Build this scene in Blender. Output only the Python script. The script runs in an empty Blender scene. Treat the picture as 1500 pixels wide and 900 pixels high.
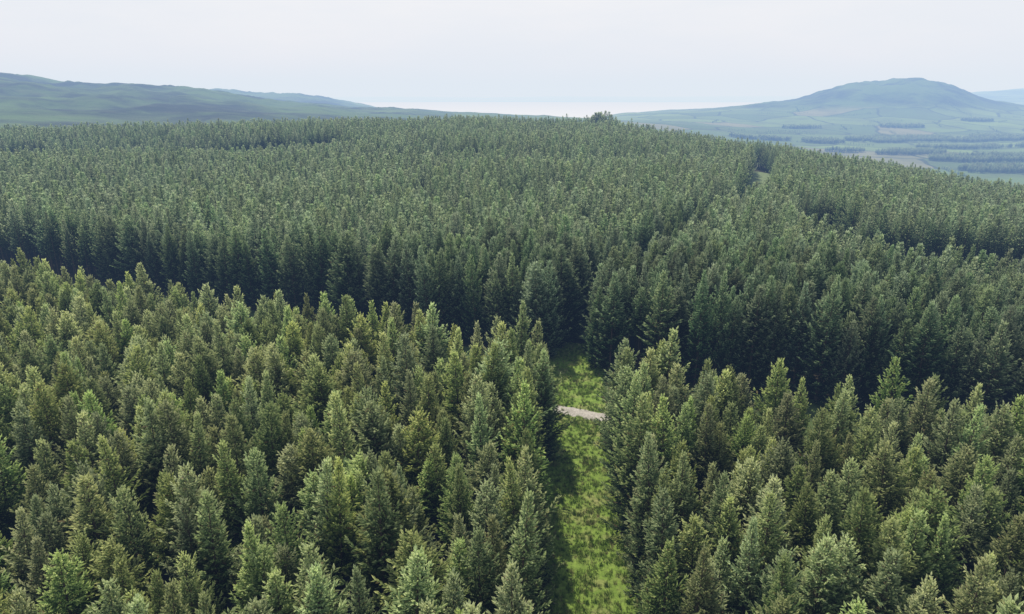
import bpy, math, random
import numpy as np
from mathutils import Vector
scene = bpy.context.scene
scene.view_settings.view_transform = 'Standard'
scene.view_settings.look = 'None'
scene.view_settings.exposure = 0

CAM_Z = 38.0
# ------------------------------------------------------------------ terrain
def U(b): return (b-750)/1048.0      # bearing units -> tan(azimuth)
ROWS = [
 (0,   [(750,0)]),
 (60,  [(750,0)]),
 (150, [(0,0),(1100,0),(1300,-1),(1500,-3),(1900,-4)]),
 (225, [(0,.5),(700,1.5),(900,1.5),(1100,0),(1300,-4),(1500,-8.5),(1900,-12)]),
 (300, [(0,2),(330,3),(700,4.5),(900,4),(1100,0),(1300,-6.5),(1500,-15),(1900,-22)]),
 (450, [(0,4),(330,7),(700,9.3),(900,7),(1100,-3),(1300,-18),(1500,-40),(1900,-55)]),
 (600, [(0,3),(330,4),(700,5),(900,2),(1100,-12),(1300,-38),(1500,-65),(1900,-80)]),
 (900, [(-400,12),(0,8),(100,4),(200,0),(320,-5),(430,-8),(520,-10),(620,-10),(750,-15),(900,-30),(1000,-50),(1100,-70),(1200,-85),(1300,-90),(1500,-95)]),
 (1300,[(-400,60),(0,45),(100,32),(200,25),(320,15),(430,2),(520,-8),(620,-15),(750,-25),(900,-45),(1000,-65),(1100,-85),(1200,-95),(1300,-98),(1500,-98)]),
 (1800,[(-400,100),(-100,90),(0,80),(50,76),(90,62),(130,56),(200,55),(260,52),(320,42),(370,28),(430,14),(520,-3),(620,-8),(750,-15),(900,-32),(1000,-60),(1100,-80),(1200,-90),(1300,-95),(1500,-95)]),
 (2600,[(0,55),(320,22),(430,2),(520,-14),(620,-22),(750,-40),(900,-50),(1000,-45),(1100,-50),(1200,-50),(1300,-45),(1400,-48),(1500,-55),(1800,-60)]),
 (3400,[(0,60),(250,52),(320,50),(380,30),(450,34),(500,6),(550,-26),(620,-60),(750,-100),(850,-95),(920,-50),(960,-42),(1000,-36),(1040,-30),(1080,-15),(1120,-2),(1155,6),(1175,22),(1205,52),(1250,80),(1290,95),(1350,97),(1385,80),(1400,66),(1440,22),(1470,4),(1500,-12),(1600,-30),(1800,-10)]),
 (5000,[(0,20),(320,0),(430,-10),(520,-58),(620,-80),(700,-100),(750,-130),(850,-190),(920,-150),(1000,-120),(1100,-80),(1200,-60),(1500,-60)]),
 (8000,[(0,0),(400,-60),(520,-140),(600,-230),(900,-230),(1000,-150),(1200,-60),(1350,0),(1420,60),(1500,100),(1600,115),(1900,130)]),
 (12000,[(0,-240),(1200,-240),(1500,-150),(1700,-100)]),
 (18000,[(0,-250),(1500,-250)]),
 (26000,[(0,-120),(400,-90),(560,-40),(700,-70),(820,-30),(960,-50),(1100,-20),(1250,-40),(1500,-60)]),
 (36000,[(0,-200)]),(90000,[(0,-200)]),
]
ug = np.linspace(-2.0, 2.0, 801)
LY = np.array([math.log(r[0]+60) for r in ROWS])
Z = []
for Y, pts in ROWS:
    xs = [U(p[0]) for p in pts]; zs = [p[1] for p in pts]
    z = np.interp(ug, xs, zs)
    ker = np.array([1,2,3,2,1])/9.0
    z = np.convolve(np.pad(z, 2, mode='edge'), ker, mode='valid')
    Z.append(z)
Z = np.array(Z)
NL = 900
lg = np.linspace(LY[0], LY[-1], NL)
dx = np.diff(LY)[:,None]; m = np.diff(Z, axis=0)/dx
d = np.zeros_like(Z)
prod = m[1:]*m[:-1]
with np.errstate(divide='ignore', invalid='ignore'):
    hm = 2*m[1:]*m[:-1]/(m[1:]+m[:-1])
d[1:-1] = np.where(prod>0, hm, 0)
idx = np.clip(np.searchsorted(LY, lg, side='right')-1, 0, len(LY)-2)
t = ((lg-LY[idx])/dx[idx,0])[:,None]
hh = dx[idx]
G = ((2*t**3-3*t**2+1)*Z[idx] + (t**3-2*t**2+t)*hh*d[idx] + (-2*t**3+3*t**2)*Z[idx+1] + (t**3-t**2)*hh*d[idx+1])

_rn = np.random.RandomState(5)
LAT = _rn.rand(256,256)
def vnoise(x, y):
    xi = np.floor(x).astype(int); yi = np.floor(y).astype(int)
    fx = x-xi; fy = y-yi
    fx = fx*fx*(3-2*fx); fy = fy*fy*(3-2*fy)
    a = LAT[xi%256, yi%256]; b = LAT[(xi+1)%256, yi%256]
    c = LAT[xi%256,(yi+1)%256]; e = LAT[(xi+1)%256,(yi+1)%256]
    return (a*(1-fx)+b*fx)*(1-fy)+(c*(1-fx)+e*fx)*fy
def fbm(x, y, o=4):
    s = 0; a = .5
    for i in range(o):
        s = s + a*(vnoise(x*2**i+13.7*i, y*2**i+7.1*i)-.5); a *= .5
    return s
def lookup(u, Y):
    l = np.log(np.maximum(Y,0)+60)
    gi = np.clip((l-lg[0])/(lg[-1]-lg[0])*(NL-1), 0, NL-1.001)
    gj = np.clip((u+2)/4*800, 0, 799.999)
    i = gi.astype(int); j = gj.astype(int); fi = gi-i; fj = gj-j
    return (G[i,j]*(1-fj)+G[i,j+1]*fj)*(1-fi)+(G[i+1,j]*(1-fj)+G[i+1,j+1]*fj)*fi
TM = math.atan(1.9)
def H(x, y):
    x = np.asarray(x, float); y = np.asarray(y, float)
    r = np.hypot(x, y); th = np.arctan2(x, y)
    tc = np.clip(th, -TM, TM)
    Y = r*np.cos(tc); v = lookup(np.tan(tc), Y)
    avg = .5*(lookup(np.full_like(r,-1.9), Y)+lookup(np.full_like(r,1.9), Y))
    k = np.clip((np.abs(th)-TM)/(math.pi-TM), 0, 1)
    v = v*(1-k)+avg*k
    far = np.clip((r-700)/900, 0, 1)
    amp = far*np.clip(.009*r, 0, 46)
    v = v + amp*fbm(x/420, y/420, 6)
    # gullies and rocky ribs on high ground
    hi_ = np.clip((v+40)/80, 0, 1)*far*np.clip(9000/np.maximum(r,1)-1, 0, 1)
    v = v - hi_*44*(np.abs(fbm(x/170+5, y/330, 5))*2-.25)
    mid = np.clip((r-130)/80, 0, 1)*(1-far)
    v = v + mid*6*fbm(x/80+3, y/80, 2)
    # shallow stream valleys inside the plantation
    v = v - 6.5*np.exp(-((Y-318-10*np.sin(x*.03))/30)**2)*np.clip((-x-50)/80, 0, 1)
    v = v - 4*np.exp(-((Y-262-.25*x)/26)**2)*np.clip((x+40)/40, 0, 1)*np.clip((110-x)/60, 0, 1)
    return v

def crestY(u):
    return np.interp(u, [U(-300),U(0),U(330),U(700),U(900),U(1100),U(1300),U(1500),U(1900)],
                     [390,400,430,455,435,405,350,298,255])

def new_obj(name, mesh, mat=None):
    o = bpy.data.objects.new(name, mesh); scene.collection.objects.link(o)
    if mat: mesh.materials.append(mat)
    return o
def mesh_np(name, V, F):
    me = bpy.data.meshes.new(name)
    V = np.asarray(V, np.float32); F = np.asarray(F, np.int32)
    n = F.shape[1]
    me.vertices.add(len(V)); me.vertices.foreach_set('co', V.ravel())
    me.loops.add(F.size); me.loops.foreach_set('vertex_index', F.ravel())
    me.polygons.add(len(F)); me.polygons.foreach_set('loop_start', np.arange(0, F.size, n, dtype=np.int32))
    me.update(calc_edges=True); me.validate()
    return me

# ------------------------------------------------------------------ materials
def mat_new(name):
    m = bpy.data.materials.new(name); m.use_nodes = True
    nt = m.node_tree; nt.nodes.clear()
    return m, nt, nt.nodes, nt.links
def mixc(nt, fac, a, b, mode='MIX'):
    n = nt.nodes.new('ShaderNodeMix'); n.data_type = 'RGBA'; n.blend_type = mode
    for sock, v in ((n.inputs[0], fac), (n.inputs[6], a), (n.inputs[7], b)):
        if hasattr(v, 'default_value') or hasattr(v, 'links'): nt.links.new(v, sock)
        elif isinstance(v, (tuple, list)): sock.default_value = (*v, 1)
        else: sock.default_value = v
    return n.outputs[2]
def mrange(nt, v, a, b, c=0, d_=1):
    n = nt.nodes.new('ShaderNodeMapRange'); nt.links.new(v, n.inputs[0])
    for i, q in enumerate((a,b,c,d_)): n.inputs[i+1].default_value = q
    return n.outputs[0]
def mth(nt, op, a, b=None):
    n = nt.nodes.new('ShaderNodeMath'); n.operation = op
    for s, v in zip(n.inputs, (a, b)):
        if v is None: continue
        if isinstance(v, (int,float)): s.default_value = v
        else: nt.links.new(v, s)
    return n.outputs[0]
def noise(nt, vec, scale, det=4, rough=.55):
    n = nt.nodes.new('ShaderNodeTexNoise'); n.inputs['Scale'].default_value = scale
    n.inputs['Detail'].default_value = det; n.inputs['Roughness'].default_value = rough
    if vec is not None: nt.links.new(vec, n.inputs['Vector'])
    return n.outputs[0]
def pos(nt): return nt.nodes.new('ShaderNodeNewGeometry').outputs['Position']

def foliage_mat(name, dark, mid, tip, brown):
    m, nt, N, L = mat_new(name)
    at = N.new('ShaderNodeAttribute'); at.attribute_name = 'tint'
    sep = N.new('ShaderNodeSeparateColor'); L.new(at.outputs['Color'], sep.inputs[0])
    oi = N.new('ShaderNodeObjectInfo')
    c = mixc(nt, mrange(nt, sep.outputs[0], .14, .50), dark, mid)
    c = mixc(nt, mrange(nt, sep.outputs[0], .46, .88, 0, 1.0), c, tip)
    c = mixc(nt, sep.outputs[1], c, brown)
    hs = N.new('ShaderNodeHueSaturation'); L.new(c, hs.inputs['Color'])
    L.new(mrange(nt, oi.outputs['Random'], 0, 1, .66, 1.28), hs.inputs['Value'])
    h2 = mth(nt, 'FRACT', mth(nt, 'MULTIPLY', oi.outputs['Random'], 17.3))
    L.new(mrange(nt, h2, 0, 1, .479, .519), hs.inputs['Hue'])
    h3 = mth(nt, 'FRACT', mth(nt, 'MULTIPLY', oi.outputs['Random'], 71.9))
    L.new(mrange(nt, h3, 0, 1, .75, 1.08), hs.inputs['Saturation'])
    bs = N.new('ShaderNodeBsdfDiffuse'); L.new(hs.outputs[0], bs.inputs['Color'])
    tr = N.new('ShaderNodeBsdfTranslucent'); L.new(hs.outputs[0], tr.inputs[0])
    mx = N.new('ShaderNodeMixShader'); mx.inputs[0].default_value = .42
    L.new(bs.outputs[0], mx.inputs[1]); L.new(tr.outputs[0], mx.inputs[2])
    o = N.new('ShaderNodeOutputMaterial'); L.new(mx.outputs[0], o.inputs[0])
    return m
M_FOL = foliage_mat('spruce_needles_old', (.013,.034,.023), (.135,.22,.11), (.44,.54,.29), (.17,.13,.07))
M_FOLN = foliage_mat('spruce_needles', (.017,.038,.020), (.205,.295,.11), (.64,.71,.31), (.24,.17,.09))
def simple_mat(name, colf, rough=.9, bump=None):
    m, nt, N, L = mat_new(name)
    bs = N.new('ShaderNodeBsdfPrincipled'); bs.inputs['Roughness'].default_value = rough
    bs.inputs['Specular IOR Level'].default_value = .15
    c = colf(nt)
    L.new(c, bs.inputs['Base Color'])
    if bump:
        b = N.new('ShaderNodeBump'); b.inputs['Strength'].default_value = .8; b.inputs['Distance'].default_value = bump[1]
        L.new(noise(nt, pos(nt), bump[0], 6), b.inputs['Height']); L.new(b.outputs[0], bs.inputs['Normal'])
    o = N.new('ShaderNodeOutputMaterial'); L.new(bs.outputs[0], o.inputs[0])
    return m
M_BARK = simple_mat('bark', lambda nt: mixc(nt, noise(nt, pos(nt), 6), (.06,.045,.035), (.14,.11,.09)))
def grasscol(nt):
    p = pos(nt)
    a = mixc(nt, mrange(nt, noise(nt, p, 1.1, 6, .7), .35, .65), (.115,.19,.03), (.20,.29,.055))
    a = mixc(nt, mrange(nt, noise(nt, p, .35, 4), .50, .68), a, (.24,.25,.095))
    return mixc(nt, mrange(nt, noise(nt, p, 3.5, 4, .7), .50, .66, 0, .7), a, (.085,.11,.035))
M_GRASS = simple_mat('ride_grass', grasscol, .9, (2.5, .15))
M_DULL = simple_mat('rough_grass', lambda nt: mixc(nt, mrange(nt, noise(nt, pos(nt), .5, 5, .7), .35, .65), (.10,.15,.07), (.20,.25,.13)), .9)
M_SCRUB = simple_mat('clearing_grass', lambda nt: mixc(nt, mrange(nt, noise(nt, pos(nt), .5, 5, .7), .35, .65), (.035,.055,.022), (.09,.13,.04)), .9, (1.5, .3))
M_TRACK = simple_mat('gravel', lambda nt: mixc(nt, mrange(nt, noise(nt, pos(nt), 2.2, 8, .8), .35, .65), (.20,.19,.16), (.50,.47,.43)), .95, (5, .08))

def groundcol(nt):
    N, L = nt.nodes, nt.links
    p = pos(nt)
    at = N.new('ShaderNodeAttribute'); at.attribute_name = 'land'
    sep = N.new('ShaderNodeSeparateColor'); L.new(at.outputs['Color'], sep.inputs[0])
    flat = N.new('ShaderNodeVectorMath'); flat.operation = 'MULTIPLY'; L.new(p, flat.inputs[0]); flat.inputs[1].default_value = (1,1.0,0)
    wob = N.new('ShaderNodeTexNoise'); wob.inputs['Scale'].default_value = .004; L.new(flat.outputs[0], wob.inputs['Vector'])
    wv = N.new('ShaderNodeVectorMath'); wv.operation = 'MULTIPLY_ADD'
    L.new(wob.outputs['Color'], wv.inputs[0]); wv.inputs[1].default_value = (110,110,0); L.new(flat.outputs[0], wv.inputs[2])
    def vor(feat):
        v = N.new('ShaderNodeTexVoronoi'); v.voronoi_dimensions = '2D'; v.feature = feat
        v.inputs['Scale'].default_value = 1/190.0; L.new(wv.outputs[0], v.inputs['Vector']); return v
    vc = vor('F1'); ve = vor('DISTANCE_TO_EDGE')
    s2 = N.new('ShaderNodeSeparateColor'); L.new(vc.outputs['Color'], s2.inputs[0])
    f = mixc(nt, mrange(nt, s2.outputs[0], 0, 1), (.06,.10,.035), (.14,.21,.06))
    f = mixc(nt, mrange(nt, s2.outputs[1], .86, .9), f, (.16,.165,.09))
    f = mixc(nt, mrange(nt, noise(nt, p, .012, 5), .45, .65, 0, .5), f, (.06,.075,.04))
    f = mixc(nt, mrange(nt, ve.outputs['Distance'], .018, .032, .85, 0), f, (.025,.035,.02))
    moor = mixc(nt, mrange(nt, noise(nt, p, .0030, 8, .65), .44, .56), (.065,.11,.032), (.014,.02,.013))
    moor = mixc(nt, mrange(nt, noise(nt, p, .02, 6, .7), .5, .7, 0, .4), moor, (.08,.09,.045))
    c = mixc(nt, sep.outputs[1], f, moor)
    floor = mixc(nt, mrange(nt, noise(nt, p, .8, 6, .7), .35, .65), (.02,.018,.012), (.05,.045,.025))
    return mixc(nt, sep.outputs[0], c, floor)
M_GROUND = simple_mat('ground', groundcol, .95, (.02, 8))

ang = np.concatenate([np.arange(-180,-52,2.5), np.arange(-52,52,.13), np.arange(52,180,2.5)])
ang = np.radians(ang); na = len(ang)
rad = np.exp(np.linspace(math.log(6), math.log(60000), 340)); nr = len(rad)
RR, AA = np.meshgrid(rad, ang, indexing='ij')
X = RR*np.sin(AA); Yy = RR*np.cos(AA)
ZZ = H(X, Yy)
V = np.stack([X.ravel(), Yy.ravel(), ZZ.ravel()], 1)
V = np.vstack([V, [[0,0,0]]])
i = np.arange(nr-1)[:,None]; j = np.arange(na)[None,:]; j2 = (j+1)%na
F = np.stack([(i*na+j), (i*na+j2), ((i+1)*na+j2), ((i+1)*na+j)], -1).reshape(-1,4)[:, ::-1]
me = mesh_np('ground', V, F)
import bmesh
bm = bmesh.new(); bm.from_mesh(me); bm.verts.ensure_lookup_table()
c = bm.verts[len(V)-1]
for k in range(na):
    bm.faces.new((c, bm.verts[(k+1)%na], bm.verts[k]))
bm.to_mesh(me); bm.free()
me.polygons.foreach_set('use_smooth', [True]*len(me.polygons))
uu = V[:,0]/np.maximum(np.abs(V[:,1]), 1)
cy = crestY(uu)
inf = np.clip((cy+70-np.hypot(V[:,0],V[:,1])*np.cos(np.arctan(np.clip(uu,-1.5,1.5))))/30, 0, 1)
moor = np.clip((V[:,2]+25+60*fbm(V[:,0]/300,V[:,1]/300))/25, 0, 1)
col = me.color_attributes.new('land', 'FLOAT_COLOR', 'POINT')
ca = np.stack([inf, moor, np.zeros_like(inf), np.ones_like(inf)], 1).astype(np.float32)
col.data.foreach_set('color', ca.ravel())
new_obj('ground', me, M_GROUND)

def sea():
    m, nt, N, L = mat_new('sea_water')
    bs = N.new('ShaderNodeBsdfPrincipled'); bs.inputs['Base Color'].default_value = (.62,.66,.68,1)  # pale silver base colour stands in for glitter on the water
    bs.inputs['Roughness'].default_value = .3; bs.inputs['IOR'].default_value = 1.33
    o = N.new('ShaderNodeOutputMaterial'); L.new(bs.outputs[0], o.inputs[0])
    n = 96; V = []; F = []
    for r in (3500, 12000, 30000, 59000):
        for k in range(n):
            a = 2*math.pi*k/n; V.append((r*math.cos(a), r*math.sin(a), -180))
    for q in range(3):
        for k in range(n):
            F.append((q*n+k, (q+1)*n+k, (q+1)*n+(k+1)%n, q*n+(k+1)%n))
    new_obj('sea', mesh_np('sea', V, F), m)
sea()

# ------------------------------------------------------------------ rides & track
RIDE = [(3.8,0),(6.0,43),(7.2,62),(7.7,80),(8.8,96),(13,105),(28,131),(50,170),(75,212),(122,335),(135,380)]
RW   = [3.6,3.6,3.6,3.3,2.8,2.7,2.4,2.3,5.2,6.0,5.5]
rx = np.array([p[0] for p in RIDE],float); ry = np.array([p[1] for p in RIDE],float)
def ride_c(y): return np.interp(y, ry, rx)
def ride_w(y): return np.interp(y, ry, RW)
near_edge = lambda x: 72.5-.42*x + 1.2*np.sin(x*.21) + .8*np.sin(x*.57+1) + 4.5*np.exp(-((x-13)/9)**2)
far_edge  = lambda x: 97-.48*x + 1.2*np.sin(x*.17+2)
track_c = lambda x: 80.6-.44*x + .5*np.sin(x*.1)

def strip(name, cx, cy_, w, nw, zf, mat):
    n = len(cx); tx = np.gradient(cx); ty = np.gradient(cy_); l = np.hypot(tx,ty)
    nx, ny = ty/l, -tx/l
    s = np.linspace(-1,1,nw)
    PX = cx[:,None]+nx[:,None]*s*w[:,None]; PY = cy_[:,None]+ny[:,None]*s*w[:,None]
    PZ = zf(PX, PY)
    V = np.stack([PX.ravel(),PY.ravel(),PZ.ravel()],1)
    i = np.arange(n-1)[:,None]; j = np.arange(nw-1)[None,:]
    F = np.stack([i*nw+j, i*nw+j+1, (i+1)*nw+j+1, (i+1)*nw+j],-1).reshape(-1,4)
    me = mesh_np(name, V, F)
    me.polygons.foreach_set('use_smooth', [True]*len(me.polygons))
    return new_obj(name, me, mat)
yy = np.arange(2, 102, .35)
strip('grass_ride', ride_c(yy), yy, 4.5+1.6*fbm(yy/2.0, yy*0+3, 3), 40, lambda x,y: .10+.16*fbm(x/1.6,y/1.6,3), M_GRASS)
yy = np.arange(103, 380, 2.0)
strip('grass_ride', ride_c(yy), yy, ride_w(yy)+1, 6, lambda x,y: H(x,y)+.45, M_DULL)
xx = np.arange(-170, 80, 1.0)
strip('grass_clearing', xx, (near_edge(xx)+far_edge(xx))/2, np.full_like(xx, 12.0), 12, lambda x,y: H(x,y)+.012, M_SCRUB)
xx = np.arange(-170, 80, .25)
# gravel sinks below the grass at its ragged edges
strip('gravel_track', xx, track_c(xx), np.full_like(xx, 1.6), 21,
      lambda x,y: .10+.16*fbm(x/1.6,y/1.6,3)+.09-.13*((y-track_c(x))/1.5)**2+.22*fbm(x*1.3,y*1.3,3), M_TRACK)

# ------------------------------------------------------------------ trees
def tree_mesh(name, seed, Ht, R, whorl, step, wid, crossed, z0=.7, mat=None):
    rg = random.Random(seed)
    B=[];D=[];Ln=[];W=[];T=[];Br=[]
    bend = (rg.uniform(-.3,.3), rg.uniform(-.3,.3))
    def axis(z):
        t = z/Ht; return (bend[0]*t*t, bend[1]*t*t)
    sticks = []
    lop = [rg.uniform(.68,1.22) for _ in range(8)]
    brown_tree = rg.random()
    pw = rg.uniform(.80,1.1); kk = rg.uniform(1.6,2.2)
    z = z0
    while z < Ht*.985:
        t = z/Ht
        rad_ = R*min(1,(1-t)*kk)**pw
        n = rg.randint(6,8) if t < .88 else rg.randint(5,6)
        a0 = rg.uniform(0, 6.28)
        wl = rg.uniform(.7,1.18)
        for b in range(n):
            az = a0+6.283*b/n+rg.uniform(-.3,.3)
            Lb = wl*rad_*rg.uniform(.6,1.18)*lop[int((az%6.283)/6.284*8)]+.14
            if rg.random() < .07: Lb *= 1.35
            e = -.05+.80*t**1.6+rg.uniform(-.17,.17)
            ax, ay = axis(z); zb = z+rg.uniform(-.12,.12)
            ca, sa, ce, se = math.cos(az), math.sin(az), math.cos(e), math.sin(e)
            def P(s):
                return (ax+ca*ce*Lb*s, ay+sa*ce*Lb*s, zb+se*Lb*s+.30*Lb*s*s-.10*Lb*math.sin(3.14*s))
            sticks.append((P(0), P(.9)))
            ns = max(2, int(Lb*.85/step))
            for k in range(ns):
                s = .25+.75*(k+rg.random()*.6)/ns
                p = P(s)
                for sd in (-1,1):
                    if rg.random()<.08: continue
                    an = az+sd*rg.uniform(.45,1.05)
                    tl = ((.16+.36*(1-s))*min(Lb,1.5)+.11)*rg.uniform(.7,1.3)
                    el = rg.uniform(-.2,.4)+.3*s
                    B.append(p); D.append((math.cos(an)*math.cos(el), math.sin(an)*math.cos(el), math.sin(el)))
                    Ln.append(tl); W.append(wid*rg.uniform(.7,1.25))
                    T.append(min(1, max(0, .52*s*rg.uniform(.5,1.3)+.46*max(0,t-.17))))  # inner and lower sprays darkened as painted shade; bright tips also new growth
                    Br.append(rg.random()*.9 if (rg.random()<.04+.05*(brown_tree>.5)) else 0)
            p = P(.93); el = e+.45
            B.append(p); D.append((ca*math.cos(el), sa*math.cos(el), math.sin(el))); Ln.append(.28+.16*rg.random()); W.append(wid); T.append(.5+.4*t+.1*rg.random()); Br.append(0)
        z += whorl*rg.uniform(.75,1.3)*(1-.3*t)
    zz = Ht*.9
    while zz < Ht*1.0:
        ax, ay = axis(zz)
        for b in range(3):
            an = rg.uniform(0,6.28); el = 1.0
            B.append((ax,ay,zz)); D.append((math.cos(an)*math.cos(el), math.sin(an)*math.cos(el), math.sin(el)))
            Ln.append(.28); W.append(wid*.8); T.append(.9); Br.append(0)
        zz += .14
    ax, ay = axis(Ht)
    B.append((ax,ay,Ht-.25)); D.append((0,0,1)); Ln.append(1.05); W.append(wid*.8); T.append(1); Br.append(.2)
    B=np.array(B);D=np.array(D);Ln=np.array(Ln)[:,None];W=np.array(W)[:,None];T=np.array(T);Br=np.array(Br)
    up = np.array([0,0,1.0]); S = np.cross(D, up); S /= np.maximum(np.linalg.norm(S,axis=1,keepdims=True),1e-4)
    rs = np.random.RandomState(seed)
    Nn = np.cross(S, D)
    ro = rs.uniform(-.6,.6,(len(B),1))
    S2 = S*np.cos(ro)+Nn*np.sin(ro); N2 = Nn*np.cos(ro)-S*np.sin(ro)
    Vs=[];Fs=[];Cs=[]; off=0
    def add(side, nrm):
        nonlocal off
        n = len(B); mid = B+D*Ln*.5
        v = np.stack([B, mid+side*W/2-nrm*W*.18, B+D*Ln, mid-side*W/2-nrm*W*.18], 1).reshape(-1,3)
        f = np.arange(n*4).reshape(-1,4)+off; off += n*4
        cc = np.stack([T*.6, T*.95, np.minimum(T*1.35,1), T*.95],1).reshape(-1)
        bb = np.repeat(Br,4)
        Vs.append(v); Fs.append(f); Cs.append(np.stack([cc,bb,bb*0,bb*0+1],1))
    add(S2,N2)
    if crossed: add(N2,-S2)
    nf = sum(len(f) for f in Fs)
    tv=[];tf=[]; segs=7
    for q in range(segs+1):
        z = Ht*q/segs*.98; ax, ay = axis(z); r = .16*(Ht/14)*(1-q/segs)+.012
        if q==0: r*=1.35
        for k in range(6): tv.append((ax+r*math.cos(k*1.047), ay+r*math.sin(k*1.047), z))
    for q in range(segs):
        for k in range(6): tf.append((q*6+k, q*6+(k+1)%6, (q+1)*6+(k+1)%6, (q+1)*6+k))
    if crossed:
        for a,b in sticks:
            o=len(tv); w=.016
            tv += [(a[0],a[1],a[2]+w),(a[0]+w,a[1],a[2]-w),(b[0],b[1],b[2]-w*.3),(b[0],b[1],b[2]+w*.3)]
            tf.append((o,o+1,o+2,o+3))
    Vs.append(np.array(tv)); Fs.append(np.array(tf)+off); Cs.append(np.tile([.2,0,0,1],(len(tv),1)))
    me = mesh_np(name, np.vstack(Vs), np.vstack(Fs))
    ca_ = me.color_attributes.new('tint','FLOAT_COLOR','POINT')
    ca_.data.foreach_set('color', np.vstack(Cs).astype(np.float32).ravel())
    me.materials.append(mat or M_FOL); me.materials.append(M_BARK)
    mi = np.zeros(len(me.polygons), np.int32); mi[nf:] = 1
    me.polygons.foreach_set('material_index', mi)
    return me
KH = [(14,2.3),(13.3,2.1),(14.5,2.4),(12.8,2.2),(14.2,1.9),(13.5,2.5),(13.0,1.9),(14.0,2.6)]
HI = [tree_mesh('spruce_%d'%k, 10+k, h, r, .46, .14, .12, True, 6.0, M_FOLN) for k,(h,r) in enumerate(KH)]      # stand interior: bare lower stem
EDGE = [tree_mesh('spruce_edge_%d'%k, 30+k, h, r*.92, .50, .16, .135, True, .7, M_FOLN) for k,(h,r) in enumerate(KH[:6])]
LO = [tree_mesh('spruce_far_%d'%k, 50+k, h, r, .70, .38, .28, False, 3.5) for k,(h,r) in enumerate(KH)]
def old(meshes):
    out = []
    for m_ in meshes:
        q = m_.copy(); q.materials[0] = M_FOL; out.append(q)
    return out
HI2 = old(HI); EDGE2 = old(EDGE)
def proto_coll(name, meshes):
    c = bpy.data.collections.new(name)
    for m_ in meshes:
        c.objects.link(bpy.data.objects.new(m_.name, m_))
    return c
C_HI = proto_coll('spruce_tree_kinds', HI); C_LO = proto_coll('spruce_tree_far_kinds', LO); C_ED = proto_coll('spruce_edge_kinds', EDGE)
C_HI2 = proto_coll('old_spruce_kinds', HI2); C_ED2 = proto_coll('old_spruce_edge_kinds', EDGE2)

def scatter(name, P, S, R_, I, coll):
    me = bpy.data.meshes.new(name); n = len(P)
    me.vertices.add(n); me.vertices.foreach_set('co', np.asarray(P,np.float32).ravel())
    a = me.attributes.new('sc','FLOAT_VECTOR','POINT'); a.data.foreach_set('vector', np.asarray(S,np.float32).ravel())
    a = me.attributes.new('ro','FLOAT_VECTOR','POINT'); a.data.foreach_set('vector', np.asarray(R_,np.float32).ravel())
    a = me.attributes.new('ix','INT','POINT'); a.data.foreach_set('value', np.asarray(I,np.int32))
    o = new_obj(name, me)
    ng = bpy.data.node_groups.new(name+'_nodes','GeometryNodeTree')
    ng.interface.new_socket('Geometry', in_out='INPUT', socket_type='NodeSocketGeometry')
    ng.interface.new_socket('Geometry', in_out='OUTPUT', socket_type='NodeSocketGeometry')
    N, L = ng.nodes, ng.links
    gi = N.new('NodeGroupInput'); go = N.new('NodeGroupOutput')
    ci = N.new('GeometryNodeCollectionInfo'); ci.inputs['Collection'].default_value = coll
    ci.inputs['Separate Children'].default_value = True; ci.inputs['Reset Children'].default_value = True
    ip = N.new('GeometryNodeInstanceOnPoints'); ip.inputs['Pick Instance'].default_value = True
    def na_(nm, ty):
        q = N.new('GeometryNodeInputNamedAttribute'); q.data_type = ty; q.inputs[0].default_value = nm; return q.outputs[0]
    L.new(gi.outputs[0], ip.inputs['Points']); L.new(ci.outputs[0], ip.inputs['Instance'])
    L.new(na_('ix','INT'), ip.inputs['Instance Index'])
    er = N.new('FunctionNodeEulerToRotation'); L.new(na_('ro','FLOAT_VECTOR'), er.inputs[0]); L.new(er.outputs[0], ip.inputs['Rotation'])
    L.new(na_('sc','FLOAT_VECTOR'), ip.inputs['Scale'])
    L.new(ip.outputs[0], go.inputs[0])
    md = o.modifiers.new('instances','NODES'); md.node_group = ng
    return o

rs = np.random.RandomState(3)
SP = 2.6
rot = math.radians(9)
x2, y2 = np.meshgrid(np.arange(-520, 520, SP), np.arange(-80, 560, SP))
x = (x2*math.cos(rot)-y2*math.sin(rot)).ravel(); y = (x2*math.sin(rot)+y2*math.cos(rot)).ravel()
x = x+rs.uniform(-1.05,1.05,len(x)); y = y+rs.uniform(-1.05,1.05,len(y))
def allowed(x, y, g=0.0):
    u = x/np.maximum(y,1)
    k = y < crestY(u)+28+10*fbm(x/40,y/40)
    k &= np.abs(x-ride_c(y)) > ride_w(y)+g
    k &= ~((y > near_edge(x)-g) & (y < far_edge(x)+g))
    k &= ~((np.abs(x-(70+.2*(y-128))-1.5*np.sin(y*.15)) < 7+g) & (y > 124) & (y < 190))
    k &= ~((x > 66-g) & (y > 118-g+1.5*np.sin(x*.2)-.12*(x-70)) & (y < 153+g-.12*(x-70)))
    k &= ~((x < -80+6*np.sin(y*.1)) & (np.abs(y-(332+8*np.sin(x*.045)+.06*(x+180))) < 15+g))
    k &= ~((x > -215) & (x < -90) & (np.abs(y-(395+.1*(x+160))) < 11+g))
    k &= ~((x > -60) & (x < 10) & (np.abs(y-(300+.3*x+4*np.sin(x*.1))) < 5+g))
    return k
keep = (y > -15) & (np.abs(x) < np.maximum(y,0)*.78+45) & allowed(x, y, rs.uniform(0,.5,len(x)))
keep &= rs.rand(len(x)) > .06
keep &= np.hypot(x,y) > 3
x = x[keep]; y = y[keep]; n = len(x)
z = H(x,y)
big = fbm(x/22, y/22, 3); big2 = fbm(x/5+9, y/5, 1)
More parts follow.
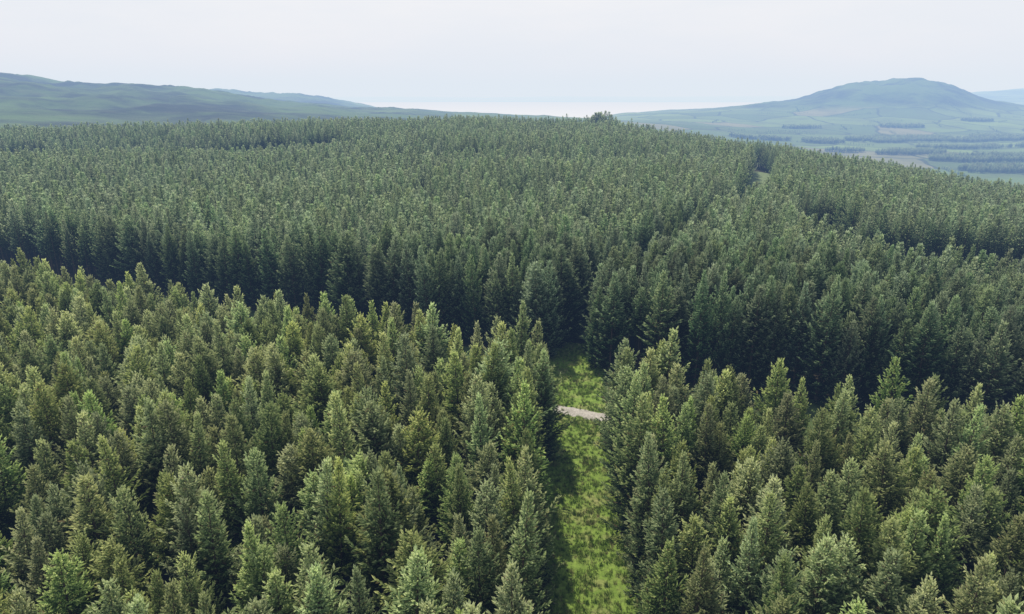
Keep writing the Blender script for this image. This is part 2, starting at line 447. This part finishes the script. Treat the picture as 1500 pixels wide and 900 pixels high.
s = rs.normal(1.0,.075,n)*(1+.26*big+.10*big2); s = np.clip(s,.64,1.16)
s *= np.where(y > far_edge(x), 1.04, .97)
sxy = s*rs.uniform(.78,1.22,n)
P = np.stack([x,y,z-.1],1); S = np.stack([sxy,sxy,s],1)
Rt = np.stack([rs.normal(0,.035,n), rs.normal(0,.035,n), rs.uniform(0,6.28,n)],1)
I = rs.randint(0,1000,n)
hi = np.hypot(x,y) < 125
near = y < (near_edge(x)+far_edge(x))/2
edge = ~allowed(x, y, 3.4) & (np.hypot(x,y) < 165)
flank = (y > 24) & (y < 69) & (np.abs(x-ride_c(y)) < ride_w(y)+2.7)
for k in np.nonzero(flank)[0]:
    o = bpy.data.objects.new('spruce_tree', EDGE[I[k]%len(EDGE)]); scene.collection.objects.link(o)
    w_ = min(sxy[k], s[k]*1.02)
    o.location = P[k]; o.scale = (w_, w_, s[k]); o.rotation_euler = Rt[k]
for a, C, nm in ((edge & ~flank & near, C_ED, len(EDGE)), (edge & ~flank & ~near, C_ED2, len(EDGE)),
             (hi & ~flank & ~edge & near, C_HI, len(HI)), (hi & ~flank & ~edge & ~near, C_HI2, len(HI)),
             (~hi & ~edge & ~flank, C_LO, len(LO))):
    scatter('spruce_forest', P[a], S[a], Rt[a], I[a]%nm, C)

# distant woods
PX=[];PY=[];SC=[]
def wood(b, Y, hx, hy, sp, hmul):
    cx = U(b)*Y
    n = int(math.pi*hx*hy/(sp*sp))
    for _ in range(n):
        r_ = math.sqrt(rs.rand()); t_ = rs.rand()*6.283
        px_ = cx+hx*r_*math.cos(t_); py_ = Y+hy*r_*math.sin(t_)+ .12*(px_-cx)
        if fbm(np.array(px_/90), np.array(py_/40), 2) > -.12:
            PX.append(px_); PY.append(py_); SC.append(hmul*rs.uniform(.75,1.2))
wood(770, 520, 15, 8, 3.2, 1.3); wood(887, 520, 12, 7, 3.2, 1.25)
for w in [(1400,2050,280,70),(1290,1980,90,45),(1215,1900,60,40),(1470,1500,140,60),(1350,1620,90,35),(1250,1650,50,18),(1480,1300,70,45),(1120,1900,90,20),
          (1420,1780,120,20),(1500,1850,90,30),(1330,2350,80,30),(1180,2300,70,20),(1440,2500,60,30)]:
    wood(*w, 5.2, .85)
for k in range(40):
    b = rs.uniform(1020,1560); Y0 = rs.uniform(1150,2900); cx = U(b)*Y0; a_ = rs.choice([.15,-.25,1.3,.5])+rs.normal(0,.1); l_ = rs.uniform(60,220)
    for q in np.arange(0, l_, 7):
        PX.append(cx+q*math.cos(a_)+rs.normal(0,1)); PY.append(Y0+q*math.sin(a_)+rs.normal(0,1)); SC.append(rs.uniform(.3,.65))
PX=np.array(PX);PY=np.array(PY);SC=np.array(SC); n=len(PX)
scatter('distant_woodland', np.stack([PX,PY,H(PX,PY)-.3],1), np.stack([SC*1.8,SC*1.8,SC],1), np.stack([0*PX,0*PX,rs.uniform(0,6.28,n)],1), rs.randint(0,len(LO),n), C_LO)

def tuft(seed):
    rg = random.Random(seed); V=[];F=[]
    for b in range(14):
        a = rg.uniform(0,6.28); r = rg.uniform(0,.16); x0,y0 = r*math.cos(a), r*math.sin(a)
        h_ = rg.uniform(.10,.28); la = rg.uniform(0,6.28); le = rg.uniform(.05,.18); w = .018
        px_,py_ = -math.sin(la)*w, math.cos(la)*w; o = len(V)
        V += [(x0-px_,y0-py_,0),(x0+px_,y0+py_,0),(x0+px_*.3+math.cos(la)*le,y0+py_*.3+math.sin(la)*le,h_),(x0-px_*.3+math.cos(la)*le,y0-py_*.3+math.sin(la)*le,h_)]
        F.append((o,o+1,o+2,o+3))
    me = mesh_np('grass_tuft', V, F)
    me.materials.append(M_TUFT); return me
def tc(nt):
    oi = nt.nodes.new('ShaderNodeObjectInfo')
    a = mixc(nt, oi.outputs['Random'], (.10,.18,.025), (.23,.33,.07))
    r2 = mth(nt,'FRACT',mth(nt,'MULTIPLY',oi.outputs['Random'],31.7))
    return mixc(nt, mrange(nt, r2, .76, .81, 0, .8), a, (.25,.22,.11))
M_TUFT = simple_mat('grass_blades', tc, .8)
C_T = proto_coll('grass_tuft_kinds', [tuft(k) for k in range(4)])
n = 11000
ty_ = rs.uniform(25, 102, n); tx_ = ride_c(ty_)+rs.uniform(-4.6,4.6,n)
k = (np.abs(ty_-track_c(tx_)) > 1.0) & (fbm(tx_/1.2,ty_/1.2,2)+rs.uniform(-.2,.2,n) > -.08)
tx_=tx_[k]; ty_=ty_[k]; n=len(tx_); sc = rs.uniform(.5,1.5,n)
scatter('grass', np.stack([tx_,ty_,.09+.16*fbm(tx_/1.6,ty_/1.6,3)],1), np.stack([sc,sc,sc],1), np.stack([0*tx_,0*tx_,rs.uniform(0,6.28,n)],1), rs.randint(0,4,n), C_T)

# ------------------------------------------------------------------ haze (air volume)
bpy.ops.mesh.primitive_cube_add(size=1, location=(0,0,100))
hz = bpy.context.object; hz.name = 'sky_haze'; hz.scale = (140000,140000,1000)
m, nt, N, L = mat_new('haze_airlight')
sig = (.000115,.00018,.00030); J = (.75,.82,.90)
D_ = 1e-3
va = N.new('ShaderNodeVolumeAbsorption'); va.inputs['Density'].default_value = D_
va.inputs['Color'].default_value = (1-sig[0]/D_,1-sig[1]/D_,1-sig[2]/D_,1)
em = N.new('ShaderNodeEmission'); em.inputs['Strength'].default_value = D_  # air glows: emission stands in for light scattered by the haze
em.inputs['Color'].default_value = (J[0]*sig[0]/D_,J[1]*sig[1]/D_,J[2]*sig[2]/D_,1)
ad = N.new('ShaderNodeAddShader'); L.new(va.outputs[0], ad.inputs[0]); L.new(em.outputs[0], ad.inputs[1])
o = N.new('ShaderNodeOutputMaterial'); L.new(ad.outputs[0], o.inputs['Volume'])
hz.data.materials.append(m)

# ------------------------------------------------------------------ light
SAZ, SEL = math.radians(-26), math.radians(61)
sd = Vector((math.sin(SAZ)*math.cos(SEL), math.cos(SAZ)*math.cos(SEL), math.sin(SEL)))
sl = bpy.data.lights.new('sun','SUN'); sl.energy = 5.0; sl.angle = math.radians(.5); sl.color = (1,.955,.87)
so = bpy.data.objects.new('sun', sl); scene.collection.objects.link(so)
so.rotation_euler = sd.to_track_quat('Z','Y').to_euler(); so.location = sd*500
w = bpy.data.worlds.new('World'); scene.world = w; w.use_nodes = True
nt = w.node_tree; N, L = nt.nodes, nt.links; N.clear()
sk = N.new('ShaderNodeTexSky'); sk.sky_type = 'NISHITA'; sk.sun_disc = False
sk.sun_elevation = SEL; sk.sun_rotation = SAZ; sk.dust_density = 2; sk.altitude = 200
tcn = N.new('ShaderNodeTexCoord'); sx = N.new('ShaderNodeSeparateXYZ'); L.new(tcn.outputs['Generated'], sx.inputs[0])
mp = N.new('ShaderNodeMapping'); mp.inputs['Scale'].default_value = (1,1,4.5); L.new(tcn.outputs['Generated'], mp.inputs[0])
nz = noise(nt, mp.outputs[0], 2.6, 7, .6)
thin = mixc(nt, mrange(nt, nz, .38, .66), (9.1,9.3,9.7), (10.2,10.2,10.25))
f = mrange(nt, sx.outputs[2], .12, .75, .97, .15)
cc = mixc(nt, f, sk.outputs[0], thin)
bg = N.new('ShaderNodeBackground'); bg.inputs['Strength'].default_value = .1; L.new(cc, bg.inputs[0])
o = N.new('ShaderNodeOutputWorld'); L.new(bg.outputs[0], o.inputs[0])

# ------------------------------------------------------------------ camera
cd = bpy.data.cameras.new('camera'); cd.lens = 24; cd.sensor_width = 36; cd.clip_start = .5; cd.clip_end = 150000
co = bpy.data.objects.new('camera', cd); scene.collection.objects.link(co)
co.location = (0,0,CAM_Z); co.rotation_euler = (math.radians(90-17.3),0,0)
scene.camera = co
